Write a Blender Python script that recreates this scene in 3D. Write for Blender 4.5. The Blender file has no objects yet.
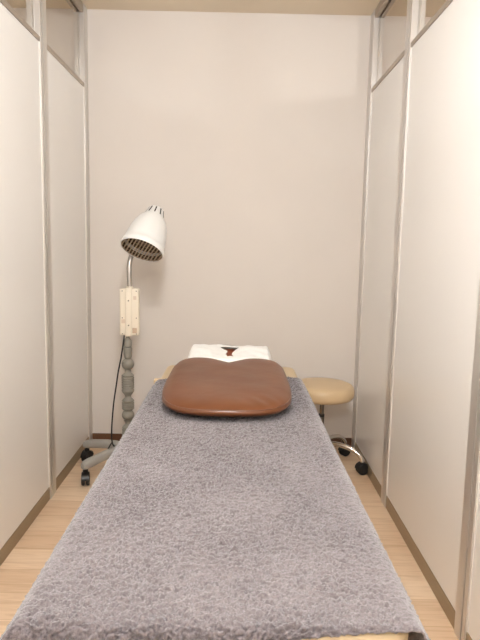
import bpy, bmesh, math, random
from mathutils import Vector, Matrix, noise
random.seed(4)
C = bpy.context.scene
COL = C.collection
PI = math.pi

# ------------------------------------------------------------------ helpers
def link(o, parent=None):
    COL.objects.link(o)
    if parent: o.parent = parent
    return o

def mesh_obj(name, bm, mat, parent=None, smooth=True, angle=40):
    me = bpy.data.meshes.new(name)
    bmesh.ops.recalc_face_normals(bm, faces=bm.faces)
    bm.to_mesh(me); bm.free()
    for m in (mat if isinstance(mat, (list, tuple)) else [mat]): me.materials.append(m)
    if smooth:
        for p in me.polygons: p.use_smooth = True
        try: me.set_sharp_from_angle(angle=math.radians(angle))
        except Exception: pass
    o = bpy.data.objects.new(name, me)
    return link(o, parent)

def thing(name, label, cat, loc=(0, 0, 0), group=None):
    o = bpy.data.objects.new(name, None); COL.objects.link(o)
    o.location = loc; o.empty_display_size = .05
    o['label'] = label; o['category'] = cat
    if group: o['group'] = group
    return o

def structure(o, label=None):
    o['kind'] = 'structure'
    if label: o['label'] = label
    return o

def box(bm, x0, x1, y0, y1, z0, z1, bev=0, seg=2, mat=0):
    r = bmesh.ops.create_cube(bm, size=1)
    vs = r['verts']
    for v in vs:
        v.co = Vector(((x0 + x1) / 2 + v.co.x * (x1 - x0), (y0 + y1) / 2 + v.co.y * (y1 - y0), (z0 + z1) / 2 + v.co.z * (z1 - z0)))
    fs = {f for v in vs for f in v.link_faces}
    for f in fs: f.material_index = mat
    if bev:
        es = list({e for v in vs for e in v.link_edges})
        bmesh.ops.bevel(bm, geom=es, offset=bev, segments=seg, profile=.5, affect='EDGES')
    return bm

def B(): return bmesh.new()

def lathe(bm, prof, n=40, M=None, caps=True, mat=0):
    """prof: list of (radius, height) about local Z"""
    M = M or Matrix.Identity(4)
    rings = []
    for r, z in prof:
        if r < 1e-6: rings.append([bm.verts.new(M @ Vector((0, 0, z)))])
        else: rings.append([bm.verts.new(M @ Vector((r * math.cos(2*PI*i/n), r * math.sin(2*PI*i/n), z))) for i in range(n)])
    for a, b in zip(rings, rings[1:]):
        for i in range(n):
            j = (i + 1) % n
            if len(a) == 1 and len(b) == 1: continue
            if len(a) == 1: f = bm.faces.new((a[0], b[i], b[j]))
            elif len(b) == 1: f = bm.faces.new((a[i], a[j], b[0]))
            else: f = bm.faces.new((a[i], a[j], b[j], b[i]))
            f.material_index = mat
    if caps:
        for rg in (rings[0], rings[-1]):
            if len(rg) > 2: bm.faces.new(rg).material_index = mat
    return bm

def smooth_path(pts, k=8):
    P = [Vector(p) for p in pts]; out = []
    for i in range(len(P) - 1):
        p0 = P[max(i-1, 0)]; p1 = P[i]; p2 = P[i+1]; p3 = P[min(i+2, len(P)-1)]
        for j in range(k):
            t = j / k
            out.append(.5 * ((2*p1) + (p2-p0)*t + (2*p0-5*p1+4*p2-p3)*t*t + (3*p1-p0-3*p2+p3)*t**3))
    out.append(P[-1]); return out

def tube(bm, pts, r, n=12, close=False, sx=1, sy=1, caps=True, mat=0):
    """r: number or list; sx/sy stretch the section (side / up)"""
    rings = []; up = Vector((0, 0, 1)); N = len(pts)
    prev = None
    for i, p in enumerate(pts):
        a = pts[(i-1) % N] if (close or i > 0) else pts[i]
        b = pts[(i+1) % N] if (close or i < N-1) else pts[i]
        t = (Vector(b) - Vector(a)).normalized()
        if prev is None:
            s = t.cross(up)
            if s.length < .05: s = t.cross(Vector((0, 1, 0)))
            s.normalize()
        else:
            s = prev - t * prev.dot(t)
            s.normalize()
        prev = s
        u = s.cross(t)
        rr = r[i] if isinstance(r, (list, tuple)) else r
        rings.append([bm.verts.new(Vector(p) + s*math.cos(2*PI*k/n)*rr*sx + u*math.sin(2*PI*k/n)*rr*sy) for k in range(n)])
    pairs = list(zip(rings, rings[1:]))
    if close: pairs.append((rings[-1], rings[0]))
    for a, b in pairs:
        for k in range(n):
            bm.faces.new((a[k], a[(k+1) % n], b[(k+1) % n], b[k])).material_index = mat
    if not close and caps:
        bm.faces.new(rings[0]); bm.faces.new(rings[-1])
    return bm

def frame_matrix(origin, z, xhint=(1, 0, 0)):
    z = Vector(z).normalized(); x = Vector(xhint); x = (x - z*x.dot(z)).normalized(); y = z.cross(x)
    M = Matrix((x, y, z)).transposed().to_4x4(); M.translation = Vector(origin); return M

# ------------------------------------------------------------------ materials
def srgb(r, g, b):
    f = lambda c: (c/255/12.92) if c/255 <= .04045 else ((c/255+.055)/1.055)**2.4
    return (f(r), f(g), f(b), 1)

class NT:
    def __init__(s, name):
        s.m = bpy.data.materials.new(name); s.m.use_nodes = True
        s.t = s.m.node_tree; s.b = s.t.nodes['Principled BSDF']
        s.tc = s.t.nodes.new('ShaderNodeTexCoord')
    def n(s, ty, **k):
        x = s.t.nodes.new(ty)
        for a, b in k.items():
            if hasattr(x, a): setattr(x, a, b)
            else: x.inputs[a.replace('_', ' ')].default_value = b
        return x
    def l(s, a, b): s.t.links.new(a, b)
    def set(s, **k):
        for a, b in k.items(): s.b.inputs[a.replace('_', ' ')].default_value = b
    def mapping(s, scale=(1, 1, 1), out='Object'):
        mp = s.n('ShaderNodeMapping'); mp.inputs['Scale'].default_value = scale
        s.l(s.tc.outputs[out], mp.inputs['Vector']); return mp.outputs['Vector']
    def noise(s, vec, scale, detail=3, rough=.5):
        x = s.n('ShaderNodeTexNoise'); x.inputs['Scale'].default_value = scale
        x.inputs['Detail'].default_value = detail; x.inputs['Roughness'].default_value = rough
        s.l(vec, x.inputs['Vector']); return x.outputs['Fac']
    def ramp(s, fac, stops):
        x = s.n('ShaderNodeValToRGB'); e = x.color_ramp.elements
        while len(e) < len(stops): e.new(.5)
        for q, (p, c) in zip(e, stops): q.position = p; q.color = c
        s.l(fac, x.inputs['Fac']); return x.outputs['Color']
    def bump(s, h, strength, dist):
        x = s.n('ShaderNodeBump'); x.inputs['Strength'].default_value = strength; x.inputs['Distance'].default_value = dist
        s.l(h, x.inputs['Height']); s.l(x.outputs['Normal'], s.b.inputs['Normal']); return x

def simple(name, col, rough=.5, metal=0, spec=.5, var=.04, scale=30, bump=0, bdist=.001, bscale=200, coat=0):
    k = NT(name); v = k.mapping()
    f = k.noise(v, scale)
    a = [max(0, c*(1-var)) for c in col[:3]]+[1]; b = [min(1, c*(1+var)) for c in col[:3]]+[1]
    k.l(k.ramp(f, [(.3, a), (.7, b)]), k.b.inputs['Base Color'])
    k.set(Roughness=rough, Metallic=metal, Specular_IOR_Level=spec)
    if coat: k.set(Coat_Weight=coat, Coat_Roughness=.15)
    if bump: k.bump(k.noise(v, bscale), bump, bdist)
    return k.m

# wallpaper: fine woven emboss
k = NT('wallpaper'); v = k.mapping(); k.set(Roughness=.75, Specular_IOR_Level=.25)
f = k.noise(v, 3)
k.l(k.ramp(f, [(.3, srgb(220, 211, 202)), (.7, srgb(223, 214, 205))]), k.b.inputs['Base Color'])
w = k.noise(k.mapping((260, 260, 90)), 1, 2)
k.bump(w, .25, .0006); M_WALL = k.m
M_CEIL = simple('ceiling_plaster', srgb(232, 218, 196), .85, var=.01, scale=8, bump=.2, bdist=.001, bscale=180)
M_PANEL = simple('partition_laminate', srgb(238, 234, 229), .24, spec=.5, var=.006, scale=2)
M_ALU = simple('satin_aluminium', srgb(214, 209, 203), .36, metal=.65, var=.0, scale=6)
M_ALUD = simple('aluminium_rail', srgb(178, 166, 152), .42, metal=.5, var=.0, scale=6)
M_KICK = simple('kick_plate_metal', srgb(160, 143, 118), .45, metal=.45, var=.02, scale=6)
M_TRIM = simple('painted_edge_trim', srgb(226, 220, 212), .5, metal=.2, var=0)
M_GASKET = simple('dark_gasket', srgb(96, 84, 74), .7)
M_BASEB = simple('brown_skirting', srgb(104, 70, 48), .45, var=.06, scale=12)
M_VINYL = simple('beige_vinyl', srgb(204, 180, 142), .38, var=.02, scale=5, bump=.15, bdist=.0006, bscale=350)
M_SEAT = simple('tan_vinyl', srgb(206, 180, 142), .36, var=.02, scale=5, bump=.15, bdist=.0006, bscale=350)
M_WOODB = simple('bed_frame_wood', srgb(214, 188, 150), .5, var=.06, scale=9)
M_WHITE = simple('white_enamel', srgb(234, 232, 228), .3, var=.008, scale=4)
M_INNER = simple('shade_inner_brown', srgb(92, 74, 56), .5, var=.05)
M_WIRE = simple('grille_wire', srgb(184, 164, 136), .35, metal=.4, var=.03)
M_SLOT = simple('vent_slot_dark', srgb(40, 34, 30), .7)
M_STEEL = simple('gooseneck_steel', srgb(172, 166, 158), .3, metal=.9, var=.03, scale=20)
M_CREAMP = simple('cream_plastic', srgb(232, 220, 200), .42, var=.01, scale=5)
M_SCREW = simple('screw_head', srgb(120, 108, 96), .4, metal=.5)
M_STICK = simple('beige_sticker', srgb(214, 194, 174), .6, var=.03)
M_STICK2 = simple('tan_sticker', srgb(192, 166, 142), .6, var=.12, scale=400)
M_GREYP = simple('turned_grey_paint', srgb(136, 131, 120), .42, var=.03, scale=15)
M_GREYB = simple('grey_plastic_base', srgb(160, 156, 149), .42, var=.02, scale=15)
M_BLACK = simple('black_plastic', srgb(26, 23, 22), .3, var=.05)
M_RUBBER = simple('black_rubber', srgb(22, 20, 20), .6, var=.05)
M_CHROME = simple('chrome', srgb(215, 212, 208), .1, metal=1, var=.01)
M_LIFT = simple('dark_chrome', srgb(128, 120, 112), .2, metal=1, var=.02)
M_PAPER = simple('tissue_paper', srgb(246, 244, 240), .85, var=.01, scale=8, bump=.3, bdist=.002, bscale=60)

# brown leather
k = NT('brown_leather'); v = k.mapping(); k.set(Roughness=.38, Specular_IOR_Level=.22, Coat_Weight=.2, Coat_Roughness=.06)
k.l(k.ramp(k.noise(v, 6), [(.3, srgb(104, 62, 37)), (.7, srgb(113, 69, 42))]), k.b.inputs['Base Color'])
k.bump(k.noise(v, 11, 2), .35, .006); M_LEATHER = k.m
M_PIPE = simple('leather_piping', srgb(104, 66, 46), .35, var=.03)
M_FACE = simple('reddish_brown_vinyl', srgb(150, 78, 48), .35, var=.03)

# terry towel
k = NT('terry_cloth'); v = k.mapping()
n1 = k.noise(v, 190, 3, .7); n2 = k.noise(v, 5, 2)
c1 = k.ramp(n1, [(.3, srgb(62, 54, 55)), (.7, srgb(160, 149, 150))])  # dark specks in the colour stand in for shade between tufts
c2 = k.ramp(n2, [(.3, srgb(94, 85, 87)), (.7, srgb(136, 126, 127))])
mx = k.n('ShaderNodeMix', data_type='RGBA'); mx.inputs['Factor'].default_value = .4
k.l(c1, mx.inputs[6]); k.l(c2, mx.inputs[7]); k.l(mx.outputs[2], k.b.inputs['Base Color'])
k.set(Roughness=.95, Specular_IOR_Level=.1, Sheen_Weight=.5, Sheen_Roughness=.5)
k.bump(k.noise(v, 420, 3, .7), .7, .003); M_TOWEL = k.m

# oak laminate planks running across the room (x), 0.15 m wide
k = NT('oak_planks'); v = k.mapping()
br = k.n('ShaderNodeTexBrick'); k.l(v, br.inputs['Vector'])
br.offset = .37; br.inputs['Scale'].default_value = 1
br.inputs['Brick Width'].default_value = 1.2; br.inputs['Row Height'].default_value = .15
br.inputs['Mortar Size'].default_value = .0009; br.inputs['Mortar Smooth'].default_value = .2
br.inputs['Color1'].default_value = srgb(220, 189, 157); br.inputs['Color2'].default_value = srgb(233, 207, 178)
br.inputs['Mortar'].default_value = srgb(190, 154, 116); br.inputs['Bias'].default_value = 0
# offset the grain per plank
sp = k.n('ShaderNodeSeparateColor'); k.l(br.outputs['Color'], sp.inputs['Color'])
mp = k.n('ShaderNodeMapping'); mp.inputs['Scale'].default_value = (1.6, 22, 1)
k.l(k.tc.outputs['Object'], mp.inputs['Vector'])
cb = k.n('ShaderNodeCombineXYZ'); mul = k.n('ShaderNodeMath', operation='MULTIPLY'); mul.inputs[1].default_value = 40
k.l(sp.outputs['Green'], mul.inputs[0]); k.l(mul.outputs[0], cb.inputs['X']); k.l(mul.outputs[0], cb.inputs['Z'])
k.l(cb.outputs['Vector'], mp.inputs['Location'])
g = k.n('ShaderNodeTexNoise'); g.inputs['Scale'].default_value = 2.2; g.inputs['Detail'].default_value = 7; g.inputs['Distortion'].default_value = 1.4
k.l(mp.outputs['Vector'], g.inputs['Vector'])
gc = k.ramp(g.outputs['Fac'], [(.32, (.78, .71, .64, 1)), (.5, (.95, .94, .92, 1)), (.68, (1.0, 1.0, 1.0, 1))])
mx = k.n('ShaderNodeMix', data_type='RGBA', blend_type='MULTIPLY'); mx.inputs['Factor'].default_value = .75
k.l(br.outputs['Color'], mx.inputs[6]); k.l(gc, mx.inputs[7]); k.l(mx.outputs[2], k.b.inputs['Base Color'])
k.set(Roughness=.4, Specular_IOR_Level=.4)
k.bump(g.outputs['Fac'], .08, .001); M_FLOOR = k.m

# transom glass: tinted, thin
def glass(name, tint):
    k = NT(name); t = k.t; out = [n for n in t.nodes if n.type == 'OUTPUT_MATERIAL'][0]
    tr = k.n('ShaderNodeBsdfTransparent'); tr.inputs['Color'].default_value = tint
    gl = k.n('ShaderNodeBsdfGlossy'); gl.inputs['Roughness'].default_value = .03
    fr = k.n('ShaderNodeFresnel'); fr.inputs['IOR'].default_value = 1.35
    ge = k.n('ShaderNodeNewGeometry'); inv = k.n('ShaderNodeMath', operation='SUBTRACT'); inv.inputs[0].default_value = 1
    k.l(ge.outputs['Backfacing'], inv.inputs[1]); mu = k.n('ShaderNodeMath', operation='MULTIPLY')
    k.l(inv.outputs[0], mu.inputs[0]); k.l(fr.outputs[0], mu.inputs[1])
    ms = k.n('ShaderNodeMixShader'); k.l(mu.outputs[0], ms.inputs[0]); k.l(tr.outputs[0], ms.inputs[1]); k.l(gl.outputs[0], ms.inputs[2])
    k.l(ms.outputs[0], out.inputs['Surface']); t.nodes.remove(k.b); return k.m
M_GLASS = glass('transom_glass', (.93, .92, .90, 1))

# ------------------------------------------------------------------ setting
XL, XR, YB, H = -.891, .737, 3.548, 2.5624
ZR = 2.1165                     # underside line of the rail over the panels
XO, YF = 3.2, -1.6              # outer room
T = .054                        # partition thickness

def slab(name, mat, *b, **k):
    return structure(mesh_obj(name, box(B(), *b, bev=k.get('bev', 0)), mat, smooth=False), k.get('label'))
slab('floor', M_FLOOR, -XO, XO, YF, YB, -.06, 0, label='light oak plank floor')
slab('ceiling', M_CEIL, -XO, XO, YF, YB, H, H+.06, label='cream ceiling')
slab('wall_back', M_WALL, -XO, XO, YB, YB+.08, -.06, H+.06, label='cream papered back wall')
slab('wall_front', M_WALL, -XO, XO, YF-.08, YF, -.06, H+.06)
slab('wall_outer_left', M_WALL, -XO-.08, -XO, YF, YB, -.06, H+.06)
slab('wall_outer_right', M_WALL, XO, XO+.08, YF, YB, -.06, H+.06)
structure(mesh_obj('baseboard_back', box(B(), XL, XR, YB-.008, YB, 0, .058, bev=.002), M_BASEB, smooth=False), 'brown skirting board under the back wall')

def post_bm(x, s, y0, y1):
    """extruded post; room face at x, wall body going away from the room (s=-1 left, +1 right);
    two raised ribs and a recessed groove on each exposed face"""
    bm = B(); d = y1-y0; q = .004; o_ = -.003
    # closed outline (depth into the wall, along y), grooves on all four faces
    prof = [(o_, .0), (o_, d*.30), (q, d*.30), (q, d*.42), (o_, d*.42), (o_, d*1.0),
            (T*.34, d), (T*.34, d-q), (T*.44, d-q), (T*.44, d), (T*.58, d), (T*.58, d-q), (T*.68, d-q), (T*.68, d), (T-o_, d),
            (T-o_, d*.42), (T-q, d*.42), (T-q, d*.30), (T-o_, d*.30), (T-o_, 0),
            (T*.68, 0), (T*.68, q), (T*.58, q), (T*.58, 0), (T*.44, 0), (T*.44, q), (T*.34, q), (T*.34, 0)]
    lo = [bm.verts.new((x + s*u, y0+v, 0)) for u, v in prof]; hi = [bm.verts.new((x + s*u, y0+v, H)) for u, v in prof]
    for i in range(len(prof)):
        j = (i+1) % len(prof); bm.faces.new((lo[i], lo[j], hi[j], hi[i]))
    bm.faces.new(lo); bm.faces.new(hi)
    return bm

def partition(name, x, s, posts, label):
    root = bpy.data.objects.new(name, None); COL.objects.link(root); structure(root, label)
    xo = x + s*T; X = lambda a, b: sorted((x + s*a, x + s*b))
    for y0, y1 in posts:
        mesh_obj('post', post_bm(x, s, y0, y1), M_ALU, root, smooth=False)
    for (a0, a1), (b0, b1) in zip(posts, posts[1:]):
        y0, y1 = a1, b0
        q = X(.003, T-.003)
        mesh_obj('panel', box(B(), q[0], q[1], y0, y1, .062, ZR, bev=.0015), M_PANEL, root, smooth=False)
        q = X(.001, T-.001)
        mesh_obj('kick_plate', box(B(), q[0], q[1], y0, y1, 0, .062, bev=.001), M_KICK, root, smooth=False)
        bm = B(); q = X(-.001, T+.001); box(bm, q[0], q[1], y0, y1, ZR, ZR+.022, bev=.0015)
        mesh_obj('top_rail', bm, M_ALUD, root, smooth=False)
        bm = B()
        for qa, qb in ((0, .020), (T-.020, T)):
            q = X(qa, qb); box(bm, q[0], q[1], y0, y1, H-.045, H, bev=.0015)
        q = X(.012, T-.012); box(bm, q[0], q[1], y0, y1, H-.030, H)
        mesh_obj('header_rail', bm, M_ALUD, root, smooth=False)
        q = X(T/2-.002, T/2+.002)
        mesh_obj('transom_glass', box(B(), q[0], q[1], y0, y1, ZR+.022, H-.030), M_GLASS, root, smooth=False)
        # bright aluminium edge strips of the panel beside each post
        bm = B()
        for e0, e1 in ((y0, y0+.006), (y1-.006, y1)):
            for qa, qb in ((.0, .004), (T-.004, T)):
                q = X(qa, qb); box(bm, q[0], q[1], e0, e1, .062, ZR, bev=.0006)
        mesh_obj('edge_trim', bm, M_TRIM, root, smooth=False)
    return root
partition('wall_left', XL, -1, [(-.19, -.105), (.78, .865), (1.75, 1.835), (2.717, 2.803), (3.47, YB)],
          'cream panelled partition with aluminium posts on the left')
partition('wall_right', XR, 1, [(-.25, -.165), (.72, .805), (1.69, 1.775), (2.69, 2.775), (3.455, YB)],
          'cream panelled partition with aluminium posts on the right')

# ------------------------------------------------------------------ massage bed
BX0, BX1, BY0, BY1, BZ = -.345, .295, .853, 2.905, .642
bed = thing('massage_bed', 'long beige vinyl massage bed with wooden frame under the grey towel', 'bed', (-.026, 1.88, 0))
def rel(bm, root):
    bmesh.ops.translate(bm, verts=bm.verts, vec=-Vector(root.location)); return bm
def put(name, bm, mat, root, **k): return mesh_obj(name, rel(bm, root), mat, root, **k)
bm = box(B(), BX0, BX1, BY0, BY1, BZ-.075, BZ)
vert = [e for e in bm.edges if abs(e.verts[0].co.z-e.verts[1].co.z) > .01]
bmesh.ops.bevel(bm, geom=vert, offset=.05, segments=8, profile=.5, affect='EDGES')
hz = [e for e in bm.edges if abs(e.verts[0].co.z-e.verts[1].co.z) < 1e-4 and len(e.link_faces) == 2 and abs(e.calc_face_angle(0)) > .7]
bmesh.ops.bevel(bm, geom=hz, offset=.02, segments=5, profile=.5, affect='EDGES')
put('padded_top', bm, M_VINYL, bed)
bm = B()
box(bm, BX0+.02, BX1-.02, BY0+.03, BY0+.055, BZ-.155, BZ-.075, bev=.003)
box(bm, BX0+.02, BX1-.02, BY1-.055, BY1-.03, BZ-.155, BZ-.075, bev=.003)
box(bm, BX0+.02, BX0+.045, BY0+.03, BY1-.03, BZ-.155, BZ-.075, bev=.003)
box(bm, BX1-.045, BX1-.02, BY0+.03, BY1-.03, BZ-.155, BZ-.075, bev=.003)
put('wooden_frame', bm, M_WOODB, bed, smooth=False)
for lx in (BX0+.03, BX1-.08):
    for ly in (BY0+.05, BY1-.10):
        put('leg', box(B(), lx, lx+.05, ly, ly+.05, 0, BZ-.09, bev=.004), M_WOODB, bed, smooth=False)
for ly in (BY0+.065, BY1-.085):
    put('stretcher', box(B(), BX0+.07, BX1-.07, ly, ly+.022, .16, .21, bev=.003), M_WOODB, bed, smooth=False)
bm = B(); box(bm, -.399, -.30, 2.79, 2.83, .545, .586, bev=.003)
put('side_bracket', bm, M_WOODB, bed, smooth=False)

# ------------------------------------------------------------------ towel
def fold(e, r):
    if e <= 0: return e, 0
    if e < r*PI/2: return r*math.sin(e/r), r*(1-math.cos(e/r))
    return r, r + (e - r*PI/2)
ZT = BZ + .012
def towel():
    xa, xb = BX0+.014, BX1-.014; r = .024
    hang = .125; na = 300
    A = [(-(hang) + (xb-xa+2*hang)*i/na) for i in range(na+1)]   # across, measured from xa
    Wd = xb-xa
    nb = 760
    bm = B(); rows = []
    for j in range(nb+1):
        row = []
        for i, a in enumerate(A):
            u = min(max(a/Wd, -.15), 1.15)
            hemn = .013 + .088*max(0, 1-u)**1.2      # length past the near edge
            far = 2.545 + .085*min(max(u, 0), 1)
            b0 = BY0+.014 - hemn; b1 = far
            # wavy edges
            b0 += .004*noise.noise(Vector((a*9, 3, 0))); b1 += .006*noise.noise(Vector((a*8, 7, 0)))
            # rounded far corners
            if a < .05: b1 -= .5*(.05-a)*1.0
            if a > Wd-.05: b1 -= .9*(a-Wd+.05)*.7
            b = b0 + (b1-b0)*j/nb
            sh = .012*noise.noise(Vector((b*1.1, a*2, 5)))*(1 if (a < 0 or a > Wd) else 0)
            ea, eb = (-a if a < 0 else a-Wd), BY0+.014 - b
            dx, za = fold(ea, r) if ea > 0 else (0, 0)
            dy, zb = fold(eb, r) if eb > 0 else (0, 0)
            x = xa + a if ea <= 0 else (xa-dx if a < 0 else xb+dx)
            y = b if eb <= 0 else BY0+.014-dy
            z = ZT - math.hypot(za, zb)
            if ea > 0 and eb > 0:
                cc = min(za, zb)*.25
                x += (-cc if a < 0 else cc); y -= cc*.8
            x += (.006*max(0, 1-(b-BY0)/.9)*max(0, (a-Wd*.8)/(Wd*.2)) if a > Wd*.8 else 0)
            if za > .02:      # loose hang
                wv = .5+.5*noise.noise(Vector((0, b*3.1, 9)))
                x += (-1 if a < 0 else 1)*(.004+.010*wv*min(1, za/.1))
            row.append(bm.verts.new((x, y, z)))
        rows.append(row)
    for ra, rb in zip(rows, rows[1:]):
        for i in range(na):
            bm.faces.new((ra[i], ra[i+1], rb[i+1], rb[i]))
    bm.normal_update()
    if sum(f.normal.z for f in list(bm.faces)[200*na:200*na+na]) < 0:
        bmesh.ops.reverse_faces(bm, faces=bm.faces); bm.normal_update()
    disp = []
    for vt in bm.verts:
        p = vt.co
        q = p + noise.noise_vector(p*22)*.012
        n1 = noise.noise(Vector((q.x*80, q.y*120, q.z*80)))
        n2 = noise.noise(Vector((q.x*170+7, q.y*230+3, q.z*170)))
        n3 = noise.noise(p*4)
        cl = .75+.6*noise.noise(p*9+Vector((4, 4, 4)))
        crev = math.exp(-(n1/.10)**2) + .6*math.exp(-(n2/.12)**2)
        ed = min(1, max(.35, min(p.x-(BX0+.0), (BX1-.0)-p.x)/.03))
        disp.append(max(-.0078, ed*(.004*n1 + .0025*n2 - .0095*crev*cl + .002*n3 + .001)))
    nr = [vt.normal.copy() for vt in bm.verts]
    for vt, d, n in zip(bm.verts, disp, nr): vt.co += n*d
    me = bpy.data.meshes.new('bath_towel'); bm.to_mesh(me); bm.free(); me.materials.append(M_TOWEL)
    for p in me.polygons: p.use_smooth = True
    o = bpy.data.objects.new('bath_towel', me); link(o)
    m = o.modifiers.new('thick', 'SOLIDIFY'); m.thickness = .003; m.offset = -1
    return o
tw = towel()
tw['label'] = 'large mauve-grey terry towel spread over the massage bed'; tw['category'] = 'towel'

# ------------------------------------------------------------------ brown cushion
def cushion():
    cx, y0, y1 = -.031, 1.890, 2.610
    N, R = 200, 44
    def outline(t):
        # superellipse, near side rounder, shallow notch in the far edge
        c, s = math.cos(t), math.sin(t)
        n = 3.3 if s < 0 else 7.0
        rx, ry = .243, .36
        x = math.copysign(abs(c)**(2/n), c)*rx; y = math.copysign(abs(s)**(2/n), s)*ry
        if s > 0:
            x *= 1 - .03*max(0, y/ry)
            y -= .085*math.exp(-(x/.060)**2)*(y/ry)**3
            y += .012*math.exp(-((abs(x)-.15)/.06)**2)*(y/ry)**2
        return x, y
    th = [2*PI*i/N for i in range(N)]
    # even out
    O = [outline(t) for t in th]
    L = [0]
    for i in range(N): L.append(L[-1] + math.dist(O[i], O[(i+1) % N]))
    ev = []
    for kx in range(N):
        d = L[-1]*kx/N
        i = max(q for q in range(N) if L[q] <= d); f = (d-L[i])/max(1e-9, L[i+1]-L[i])
        a, b = O[i], O[(i+1) % N]; ev.append((a[0]+(b[0]-a[0])*f, a[1]+(b[1]-a[1])*f))
    bm = B(); cy = (y0+y1)/2
    def height(y):           # thickness grows towards the far end
        u = (y+.355)/.71; return .058 + .036*u
    def surf(x, y, s, top):
        T0 = height(y); half = T0/2
        prof = (1 - s**8)**.5
        if top:
            z = half + half*prof*1.0
            z += .0025*noise.noise(Vector((x*9, y*9, 0)))*(1-s**6)
            # creases near the near-right edge
            g = math.exp(-((x-.13)/.06)**2-((y+.29)/.05)**2)
            z += .0016*g*math.sin((x*.8+y*.6)*120)
        else:
            z = half - half*prof*.98
        return z
    base = ZT + .007
    def ring(s, top):
        out = []
        for x, y in ev:
            xx, yy = x*s, y*s
            out.append(bm.verts.new((cx+xx, cy+yy, base + surf(xx, yy, s, top))))
        return out
    S = [1-((R-i)/R)**0 if False else math.sin(PI/2*i/R) for i in range(1, R+1)]
    top = [ring(s, True) for s in S]; bot = [ring(s, False) for s in S[:-1]]
    ct = bm.verts.new((cx, cy, base+surf(0, 0, 0, True))); cb_ = bm.verts.new((cx, cy, base+surf(0, 0, 0, False)))
    for i in range(N):
        j = (i+1) % N
        bm.faces.new((ct, top[0][i], top[0][j])); bm.faces.new((cb_, bot[0][j], bot[0][i]))
        for a, b in zip(top, top[1:]): bm.faces.new((a[i], b[i], b[j], a[j]))
        for a, b in zip(bot, bot[1:]+[top[-1]]): bm.faces.new((a[i], a[j], b[j], b[i]))
    o = mesh_obj('body_cushion', bm, M_LEATHER, None, angle=80)
    bm = B(); s = .988
    tube(bm, [Vector((cx+x*s, cy+y*s, base+surf(x*s, y*s, s, True)+.0005)) for x, y in ev], .0018, 8, close=True)
    mesh_obj('seam_piping', bm, M_PIPE, o)
    return o
cu = cushion()
cu['label'] = 'shiny brown leather cushion with a notched far edge on the grey towel'; cu['category'] = 'cushion'

# ------------------------------------------------------------------ face pillow under the tissue sheet
def ztop(x, y):      # top of the face pillow
    u = (y-2.56)/.29
    return BZ + .058 + .055*min(max(u, 0), 1.0)
FX, FY = -.031, 2.772
def face_pillow():
    # U-shaped ring, open towards the near side
    bm = B(); pts = []; rad = []
    for i in range(41):
        t = -PI*.36 + (PI + 2*PI*.36)*i/40
        x = FX + .135*math.cos(t); y = FY + .092*math.sin(t)
        rr = .036
        z = BZ + .036 + .014*max(0, min(1, (y-2.66)/.2))
        pts.append(Vector((x, y, z))); rad.append(rr*(.75 if i in (0, 40) else .92 if i in (1, 39) else 1))
    tube(bm, pts, rad, 20, sx=1.0, sy=.95)
    # wedge that lifts the far half
    w = [(FX-.14, 2.66, BZ), (FX+.14, 2.66, BZ), (FX+.14, 2.89, BZ), (FX-.14, 2.89, BZ),
         (FX-.13, 2.67, BZ+.064), (FX+.13, 2.67, BZ+.064), (FX+.13, 2.885, BZ+.086), (FX-.13, 2.885, BZ+.086)]
    v = [bm.verts.new(q) for q in w]
    for f in ((0, 3, 2, 1), (4, 5, 6, 7), (0, 1, 5, 4), (1, 2, 6, 5), (2, 3, 7, 6), (3, 0, 4, 7)): bm.faces.new([v[q] for q in f])
    return mesh_obj('face_pillow', bm, M_FACE)
fp = face_pillow(); fp['label'] = 'reddish-brown vinyl face pillow showing through the slit in the white tissue'; fp['category'] = 'pillow'

def sheet():
    bm = B(); nx, ny = 110, 80
    x0, x1, y0, y1 = -.240, .178, 2.618, 2.925
    def Z(x, y):
        u = min(max((y-2.64)/.20, 0), 1); u = u*u*(3-2*u)
        z = BZ + .086 + .016*u
        z -= .9*max(0, 2.645-y)
        ex = max(0, abs(x-FX)-.180)
        z -= .07*min(1, (ex/.030)**1.6)
        z -= .010*math.exp(-((x-FX)/.055)**2 - ((y-2.77)/.06)**2)
        ey = max(0, y-2.895); z -= 2.2*ey
        z += .006*noise.noise(Vector((x*11+y*9, y*12, 2))) + .005*noise.noise(Vector((x*30, y*22, 8)))
        return max(z, BZ+.008)
    P = {}
    def hole(x, y):
        # Y / triangle shaped slit, widest towards the far side
        hx = x-(FX+.006*0); v = (2.852-y)
        if 0 < v < .165:
            w = .048*(1-v/.095) if v < .068 else .0135
            return abs(hx + .004*math.sin(v*70)) < w
        return False
    for i in range(nx+1):
        for j in range(ny+1):
            x = x0+(x1-x0)*i/nx; y = y0+(y1-y0)*j/ny
            xx = x + .004*noise.noise(Vector((0, y*12, 1)))*(1 if i in (0, nx) else 0)
            P[i, j] = (xx, y, Z(x, y))
    V = {}
    def g(q):
        if q not in V: V[q] = bm.verts.new(P[q])
        return V[q]
    for i in range(nx):
        for j in range(ny):
            cxx = (P[i, j][0]+P[i+1, j][0])/2; cyy = (P[i, j][1]+P[i, j+1][1])/2
            if hole(cxx, cyy): continue
            bm.faces.new((g((i, j)), g((i+1, j)), g((i+1, j+1)), g((i, j+1))))
    o = mesh_obj('tissue_sheet', bm, M_PAPER, None, angle=80)
    m = o.modifiers.new('thick', 'SOLIDIFY'); m.thickness = .0012; m.offset = 1
    return o
sh = sheet(); sh['label'] = 'white tissue sheet with a torn slit draped over the face pillow'; sh['category'] = 'tissue'

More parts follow.
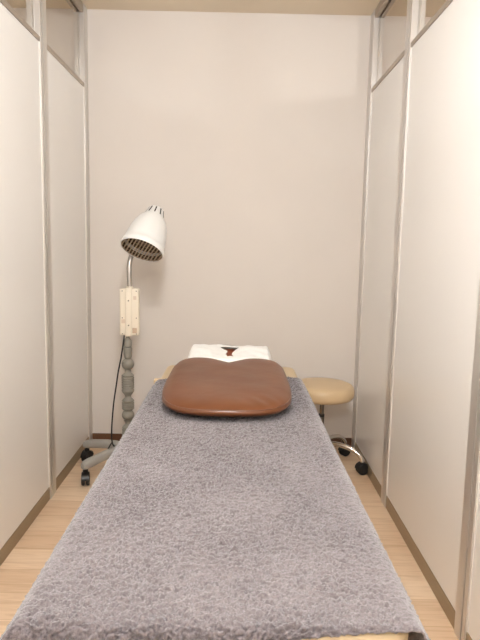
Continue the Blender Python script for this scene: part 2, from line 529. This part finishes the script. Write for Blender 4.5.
# ------------------------------------------------------------------ castors shared by stool and lamp
def caster(root, c, ang, r=.026, stem_top=.07, stem_mat=None, stem_r=.009):
    """twin-wheel castor; c=(x,y) world, rolling direction ang"""
    d = Vector((math.cos(ang), math.sin(ang), 0)); s = Vector((-d.y, d.x, 0))
    o = Vector((c[0], c[1], 0))
    hub = o + Vector((0, 0, r))
    bm = B()
    M = frame_matrix(hub, s)
    for side in (-1, 1):
        a, b = (side*.004, side*.020)
        lo, hi = min(a, b), max(a, b)
        lathe(bm, [(0, lo), (r*.9, lo), (r, lo+.003), (r, hi-.004), (r*.85, hi), (r*.35, hi+.001), (0, hi+.001)], 28, M)
    w = put('caster', bm, M_RUBBER, root)
    # hood over the wheels and the stem
    bm = B(); seg = 12; rows = []
    for k2 in range(seg+1):
        t = PI*(.02 + .96*k2/seg)
        rr = r+.0045
        p = hub + d*(rr*math.cos(t)) + Vector((0, 0, rr*math.sin(t)))
        q = hub + d*((rr-.003)*math.cos(t)) + Vector((0, 0, (rr-.003)*math.sin(t)))
        rows.append([bm.verts.new(p - s*.019), bm.verts.new(p + s*.019), bm.verts.new(q + s*.019), bm.verts.new(q - s*.019)])
    for A_, B_ in zip(rows, rows[1:]):
        for e in range(4): bm.faces.new((A_[e], A_[(e+1) % 4], B_[(e+1) % 4], B_[e]))
    bm.faces.new(rows[0]); bm.faces.new(rows[-1])
    h = mesh_obj('hood', rel(bm, root), M_BLACK, w); 
    bm = lathe(B(), [(.0, 2*r), (stem_r, 2*r), (stem_r, stem_top-.002), (.006, stem_top), (.006, stem_top+.012), (0, stem_top+.012)], 16, Matrix.Translation(o))
    mesh_obj('stem', rel(bm, root), stem_mat or M_STEEL, w)
    return w

# ------------------------------------------------------------------ stool
SX, SY = .490, 3.215
st = thing('rolling_stool', 'round tan vinyl stool on a chrome five-star wheeled base beside the bed', 'stool', (SX, SY, 0))
Ms = Matrix.Translation((SX, SY, 0))
prof = [(0, .402), (.156, .402), (.168, .407), (.175, .417), (.1775, .430), (.1770, .450), (.173, .466), (.165, .476), (.148, .483), (.11, .4875), (.05, .490), (0, .4905)]
put('seat', lathe(B(), prof, 72, Ms), M_SEAT, st)
put('seat_plate', lathe(B(), [(0, .390), (.075, .390), (.085, .396), (.085, .403), (0, .403)], 40, Ms), M_BLACK, st)
put('gas_lift', lathe(B(), [(0, .285), (.0125, .285), (.0125, .391), (0, .391)], 28, Ms), M_LIFT, st)
put('lift_collar', lathe(B(), [(0, .292), (.0155, .292), (.0165, .295), (.0165, .304), (.0155, .307), (0, .307)], 28, Ms), M_BLACK, st)
put('column', lathe(B(), [(0, .10), (.026, .10), (.026, .14), (.016, .15), (.016, .290), (.015, .292), (0, .292)], 28, Ms), M_LIFT, st)
put('hub', lathe(B(), [(0, .085), (.034, .085), (.038, .092), (.038, .142), (.034, .148), (0, .148)], 32, Ms), M_BLACK, st)
for kk in range(5):
    a = math.radians(-27 + 72*kk)
    d = Vector((math.cos(a), math.sin(a), 0)); R_ = .246
    P = [Vector((SX, SY, 0)) + d*rr + Vector((0, 0, zz)) for rr, zz in ((.025, .140), (.08, .146), (.14, .142), (.19, .128), (.222, .108), (.239, .088), (.246, .072))]
    bm = tube(B(), smooth_path(P, 5), .0135, 16)
    put('leg', bm, M_CHROME, st)
    c = Vector((SX, SY, 0)) + d*R_
    caster(st, (c.x, c.y), (.25 if kk == 0 else .5 if kk == 1 else kk*1.3), r=.032, stem_top=.066)

# ------------------------------------------------------------------ heat lamp
LX, LY = -.582, 3.10
lamp = thing('heat_lamp', 'white bell-shaped heat lamp on a turned grey wheeled stand left of the bed', 'lamp', (LX, LY, 0))
Ml = Matrix.Translation((LX, LY, 0))
# star base
put('hub', lathe(B(), [(0, .075), (.040, .075), (.046, .084), (.046, .120), (.038, .140), (.030, .160), (0, .160)], 36, Ml), M_GREYB, lamp)
for kk in range(5):
    a = math.radians(157 + 72*kk)
    d = Vector((math.cos(a), math.sin(a), 0)); s = Vector((-d.y, d.x, 0)); O = Vector((LX, LY, 0))
    bm = B(); rings = []
    st_ = [(.030, .128, .023, .044), (.08, .132, .023, .045), (.14, .129, .0225, .046), (.20, .121, .0225, .046), (.25, .113, .023, .047), (.280, .108, .022, .043), (.294, .104, .015, .030)]
    for rr, zc, hw, hh in st_:
        ring = []
        for e in range(16):
            t = 2*PI*e/16; c_, s_ = math.cos(t), math.sin(t)
            px = math.copysign(abs(c_)**.6, c_)*hw; pz = math.copysign(abs(s_)**.6, s_)*hh*.5
            ring.append(bm.verts.new(O + d*rr + s*px + Vector((0, 0, zc+pz))))
        rings.append(ring)
    for A_, B_ in zip(rings, rings[1:]):
        for e in range(16): bm.faces.new((A_[e], A_[(e+1) % 16], B_[(e+1) % 16], B_[e]))
    bm.faces.new(rings[0]); bm.faces.new(rings[-1])
    put('base_arm', bm, M_GREYB, lamp)
    c = O + d*.277
    caster(lamp, (c.x, c.y), {0: 1.2, 1: 1.75}.get(kk, 1.0+kk), r=.033, stem_top=.083, stem_mat=M_BLACK, stem_r=.014)
# turned spindle (radius, height)
def z_at(row):   # height on the stand for a row of the measured drawing (used as a scale only)
    return 1.006 - (row-288)*(.25/48.0)
U = .00515
def ball(zc, r, n=9, f=1.0): return [(r*math.cos(t), zc + f*r*math.sin(t)) for t in [(-1.1+2.2*i/n) for i in range(n+1)]]
sp_ = [(0, .155), (.034, .155)]
def ribs(z0, z1, r, n):
    out = []
    for i in range(n):
        a = z0+(z1-z0)*i/n; b = z0+(z1-z0)*(i+1)/n; m = (b-a)
        out += [(r-.004, a), (r, a+m*.25), (r, a+m*.75), (r-.004, b-.0001)]
    return out
sp_ += ribs(.160, .240, .033, 5) + [(.033, .246), (.026, .256), (.017, .264), (.017, .276), (.024, .286)] + ball(.315, .034, 9, .9) + [(.024, .345), (.030, .347)]
sp_ += ribs(.349, .388, .0335, 4) + [(.0335, .396), (.027, .404), (.0165, .414), (.0165, .424), (.024, .434), (.031, .443), (.034, .453), (.031, .460)]
sp_ += ribs(.463, .528, .0335, 5) + [(.0335, .536), (.027, .542), (.0175, .550), (.0165, .560), (.0175, .568)] + ball(.597, .034) + [(.0175, .630), (.0205, .634), (.0225, .650), (.0235, .680), (.021, .690)]
put('turned_pole', lathe(B(), sp_ + [(0, .690)], 48, Ml), M_GREYP, lamp, angle=55)
put('pole_ring', lathe(B(), [(0, .690), (.0185, .690), (.0185, .694), (0, .694)], 32, Ml), M_SLOT, lamp)
put('coupler', lathe(B(), [(0, .694), (.0205, .694), (.0215, .698), (.0215, .724), (.017, .732), (.0095, .742), (.0095, .77), (0, .77)], 36, Ml), M_GREYP, lamp)
# control box
CBX, CZ0, CZ1 = -.570, .752, 1.010
bm = box(B(), CBX-.051, CBX+.051, LY-.024, LY+.024, CZ0+.004, CZ1-.004)
bmesh.ops.bevel(bm, geom=list(bm.edges), offset=.008, segments=4, profile=.5, affect='EDGES')
cb = put('control_box', bm, M_CREAMP, lamp)
def sub(name, bm, mat, par, **k): return mesh_obj(name, rel(bm, lamp), mat, par, **k)
bm = B(); box(bm, CBX-.019, CBX+.016, LY-.036, LY-.020, CZ0, CZ1, bev=.006, seg=3)
sub('centre_cover', bm, M_CREAMP, cb)
for sx, sz in ((-.036, .241), (.038, .241), (-.036, .098), (.038, .098), (-.036, .013), (.038, .013)):
    M = frame_matrix((CBX+sx, LY-.0235, CZ0+sz), (0, -1, 0))
    sub('screw', lathe(B(), [(0, 0), (.0030, 0), (.0028, .0012), (0, .0014)], 14, M), M_SCREW, cb)
for sz in (.191, .060):
    M = frame_matrix((CBX-.001, LY-.0355, CZ0+sz), (0, -1, 0))
    sub('screw', lathe(B(), [(0, 0), (.0042, 0), (.0038, .0014), (0, .0016)], 14, M), M_SCREW, cb)
for (sx, sz, w_, h_, mt) in ((-.031, .080, .010, .011, M_STICK), (.029, .031, .012, .014, M_STICK2), (.031, .205, .008, .010, M_STICK)):
    bm = box(B(), CBX+sx-w_, CBX+sx+w_, LY-.0248, LY-.0238, CZ0+sz-h_, CZ0+sz+h_)
    sub('sticker', bm, mt, cb, smooth=False)
put('neck_socket', lathe(B(), [(0, 1.0), (.019, 1.0), (.019, 1.012), (.0155, 1.016), (0, 1.016)], 28, Matrix.Translation((CBX-.001, LY, 0))), M_CREAMP, lamp)

# shade: camera-facing tilt taken from the ellipse of its mouth
mouth = Vector((-.487, LY-.12, 1.208))          # centre of the mouth
axis = Vector((-.235, -.50, -.85)).normalized() # from the crown to the mouth
Ls = .256; crown = mouth - axis*Ls
Msd = frame_matrix(crown, axis, (1, 0, -.3))
G = .00515*1.0
prof_o = [(0, 0), (.033, .000), (.039, .004), (.045, .025), (.053, .050), (.061, .060), (.076, .082), (.089, .112), (.098, .145), (.1025, .175), (.107, .205), (.109, .226), (.113, .231), (.1145, .238), (.1145, .258), (.113, Ls)]
prof_i = [(.110, Ls), (.1105, .24), (.105, .226), (.103, .205), (.0985, .175), (.090, .140), (.078, .105), (.064, .084), (.054, .062), (.047, .050), (.036, .022), (.0, .018)]
prof_o = [(a_*.975, b_*.977) for a_, b_ in prof_o[:-1]] + [(.110, Ls)]
prof_i = [(.1085, Ls)] + [(a_*.975, b_*.977) for a_, b_ in prof_i[1:]]
shd = put('lamp_shade', lathe(B(), prof_o + prof_i, 72, Msd, caps=False), M_WHITE, lamp, angle=50)
# vent slots around the crown (dark recessed strips)
for i in range(10):
    t = 2*PI*i/10 + .30
    bm = B()
    c_, s_ = math.cos(t), math.sin(t)
    rows = []
    for (rr, zz) in ((.0400, .009), (.0430, .021), (.0512, .047)):
        row = []
        for dr in (-.0012, .0006):
            for dw in (-.0034, .0034):
                p = Vector(((rr+dr)*c_ - dw*s_, (rr+dr)*s_ + dw*c_, zz))
                row.append(bm.verts.new(Msd @ p))
        rows.append([row[0], row[1], row[3], row[2]])
    for A_, B_ in zip(rows, rows[1:]):
        for e in range(4): bm.faces.new((A_[e], A_[(e+1) % 4], B_[(e+1) % 4], B_[e]))
    bm.faces.new(rows[0]); bm.faces.new(rows[-1])
    sub('vent_slot', bm, M_SLOT, shd, smooth=False)
# inner brown reflector and bulb, wire grille
put('reflector', lathe(B(), [(.1065, Ls-.008), (.104, .225), (.096, .175), (.076, .12), (.04, .08), (0, .075)], 48, Msd, caps=False), M_INNER, lamp)
bm = B(); rg = .107
ang = math.radians(75)
for fam, (aa, step, rad) in enumerate(((ang, .0165, .0034), (ang+PI/2, .034, .0011))):
    dv = Vector((math.cos(aa), math.sin(aa), 0)); nv = Vector((-dv.y, dv.x, 0))
    nn = int(rg/step)
    for i in range(-nn, nn+1):
        off = i*step
        hl = math.sqrt(max(0, rg*rg-off*off))
        if hl < .01: continue
        zz = Ls-.004 - (0 if fam == 0 else .003)
        tube(bm, [Msd @ (nv*off - dv*hl + Vector((0, 0, zz))), Msd @ (nv*off + dv*hl + Vector((0, 0, zz)))], rad, 6)
tube(bm, [Msd @ Vector((rg*math.cos(2*PI*i/40), rg*math.sin(2*PI*i/40), Ls-.005)) for i in range(40)], .002, 6, close=True)
put('wire_grille', bm, M_WIRE, lamp)
put('heat_bulb', lathe(B(), [(0, .085), (.018, .085), (.022, .11), (.045, .15), (.058, .19), (.050, .205), (0, .21)], 32, Msd), simple('bulb_glass_dark', srgb(70, 52, 40), .5), lamp)
# gooseneck
att = crown + axis*.050 + (Msd.to_3x3() @ Vector((0, 0, 0)))
back = Vector((.15, .95, .1))
G_ = [(CBX-.001, LY, 1.010), (CBX-.003, LY+.003, 1.07), (CBX-.004, LY+.010, 1.125), (CBX+.006, LY+.026, 1.18), (CBX+.034, LY+.052, 1.25), (CBX+.080, LY+.078, 1.32), (CBX+.118, LY+.075, 1.375), tuple(crown + axis*.045 + Vector((.0, .034, .012)))]
pp = smooth_path(G_, 26)
rr_ = [.0125 + (.0012 if i % 2 else 0) for i in range(len(pp))]
put('gooseneck', tube(B(), pp, rr_, 18), M_STEEL, lamp, angle=180)
# cable: leaves the box bottom, falls in a slack line, looped round the near base arm
cab = [(CBX-.029, LY-.004, .765), (CBX-.032, LY-.015, .72), (CBX-.045, LY-.022, .63), (-.628, LY-.03, .56), (-.640, LY-.03, .48), (-.652, LY-.03, .40), (-.660, LY-.032, .32), (-.665, LY-.034, .24), (-.664, LY-.036, .185), (-.656, LY-.045, .160), (-.638, LY-.050, .143), (-.622, LY-.066, .130)]
bm = tube(B(), smooth_path(cab, 8), .0042, 10)
# loop of cable tied round the near arm
a1 = math.radians(157+72)
d1 = Vector((math.cos(a1), math.sin(a1), 0)); s1 = Vector((-d1.y, d1.x, 0)); lc = Vector((LX, LY, .121)) + d1*.085
tube(bm, [lc + s1*(.026*math.cos(2*PI*i/24)) + Vector((0, 0, .024*math.sin(2*PI*i/24))) + d1*(.006*math.sin(2*PI*i/24)) for i in range(24)], .0042, 8, close=True)
tube(bm, smooth_path([tuple(Vector((-.664, LY-.036, .170))), (-.675, LY-.05, .150), (-.683, LY-.060, .128), (-.68, LY-.055, .100)], 6), .0038, 8)
put('power_cable', bm, M_BLACK, lamp)

# ------------------------------------------------------------------ light
def area(name, loc, size, power, col, rot=(0, 0, 0), size_y=None):
    l = bpy.data.lights.new(name, 'AREA'); l.energy = power; l.color = col; l.size = size
    if size_y: l.shape = 'RECTANGLE'; l.size_y = size_y
    o = bpy.data.objects.new(name, l); COL.objects.link(o); o.location = loc; o.rotation_euler = rot; return o
WARM = (.875, .93, 1.0)
def globe(name, loc, radius, power, col):
    l = bpy.data.lights.new(name, 'POINT'); l.energy = power; l.color = col; l.shadow_soft_size = radius
    o = bpy.data.objects.new(name, l); COL.objects.link(o); o.location = loc; return o
globe('cubicle_globe_lamp', (-.05, .85, H-.22), .15, 60, WARM)
globe('aisle_globe_lamp', (.1, -.95, H-.22), .18, 60, WARM)
area('neighbour_lamp_left', (-2.35, 2.3, H-.02), .2, 24, WARM)
globe('neighbour_lamp_right', (2.2, 1.2, H-.22), .2, 44, WARM)

w = bpy.data.worlds.new('world'); C.world = w; w.use_nodes = True
w.node_tree.nodes['Background'].inputs[0].default_value = (.9, .8, .7, 1)
w.node_tree.nodes['Background'].inputs[1].default_value = .1

# ------------------------------------------------------------------ camera
pi_, ya, ro = 0.128987481, 0.00557606299, -0.0202333002
fw = Vector((math.sin(ya)*math.cos(pi_), math.cos(ya)*math.cos(pi_), -math.sin(pi_)))
up0 = Vector((math.sin(ya)*math.sin(pi_), math.cos(ya)*math.sin(pi_), math.cos(pi_)))
r0 = Vector((math.cos(ya), -math.sin(ya), 0))
Rv = r0*math.cos(ro) - up0*math.sin(ro); Uv = up0*math.cos(ro) + r0*math.sin(ro)
M = Matrix((Rv, Uv, -fw)).transposed().to_4x4(); M.translation = Vector((0, 0, 1.25))
cam = bpy.data.cameras.new('camera'); co = bpy.data.objects.new('camera', cam); COL.objects.link(co)
co.matrix_world = M; cam.sensor_fit = 'HORIZONTAL'; cam.sensor_width = 36; cam.lens = 585.4/480*36; cam.clip_start = .02
C.camera = co
C.view_settings.view_transform = 'Standard'; C.view_settings.look = 'None'; C.view_settings.gamma = 1
C.view_settings.use_curve_mapping = False; C.view_settings.exposure = 0.32
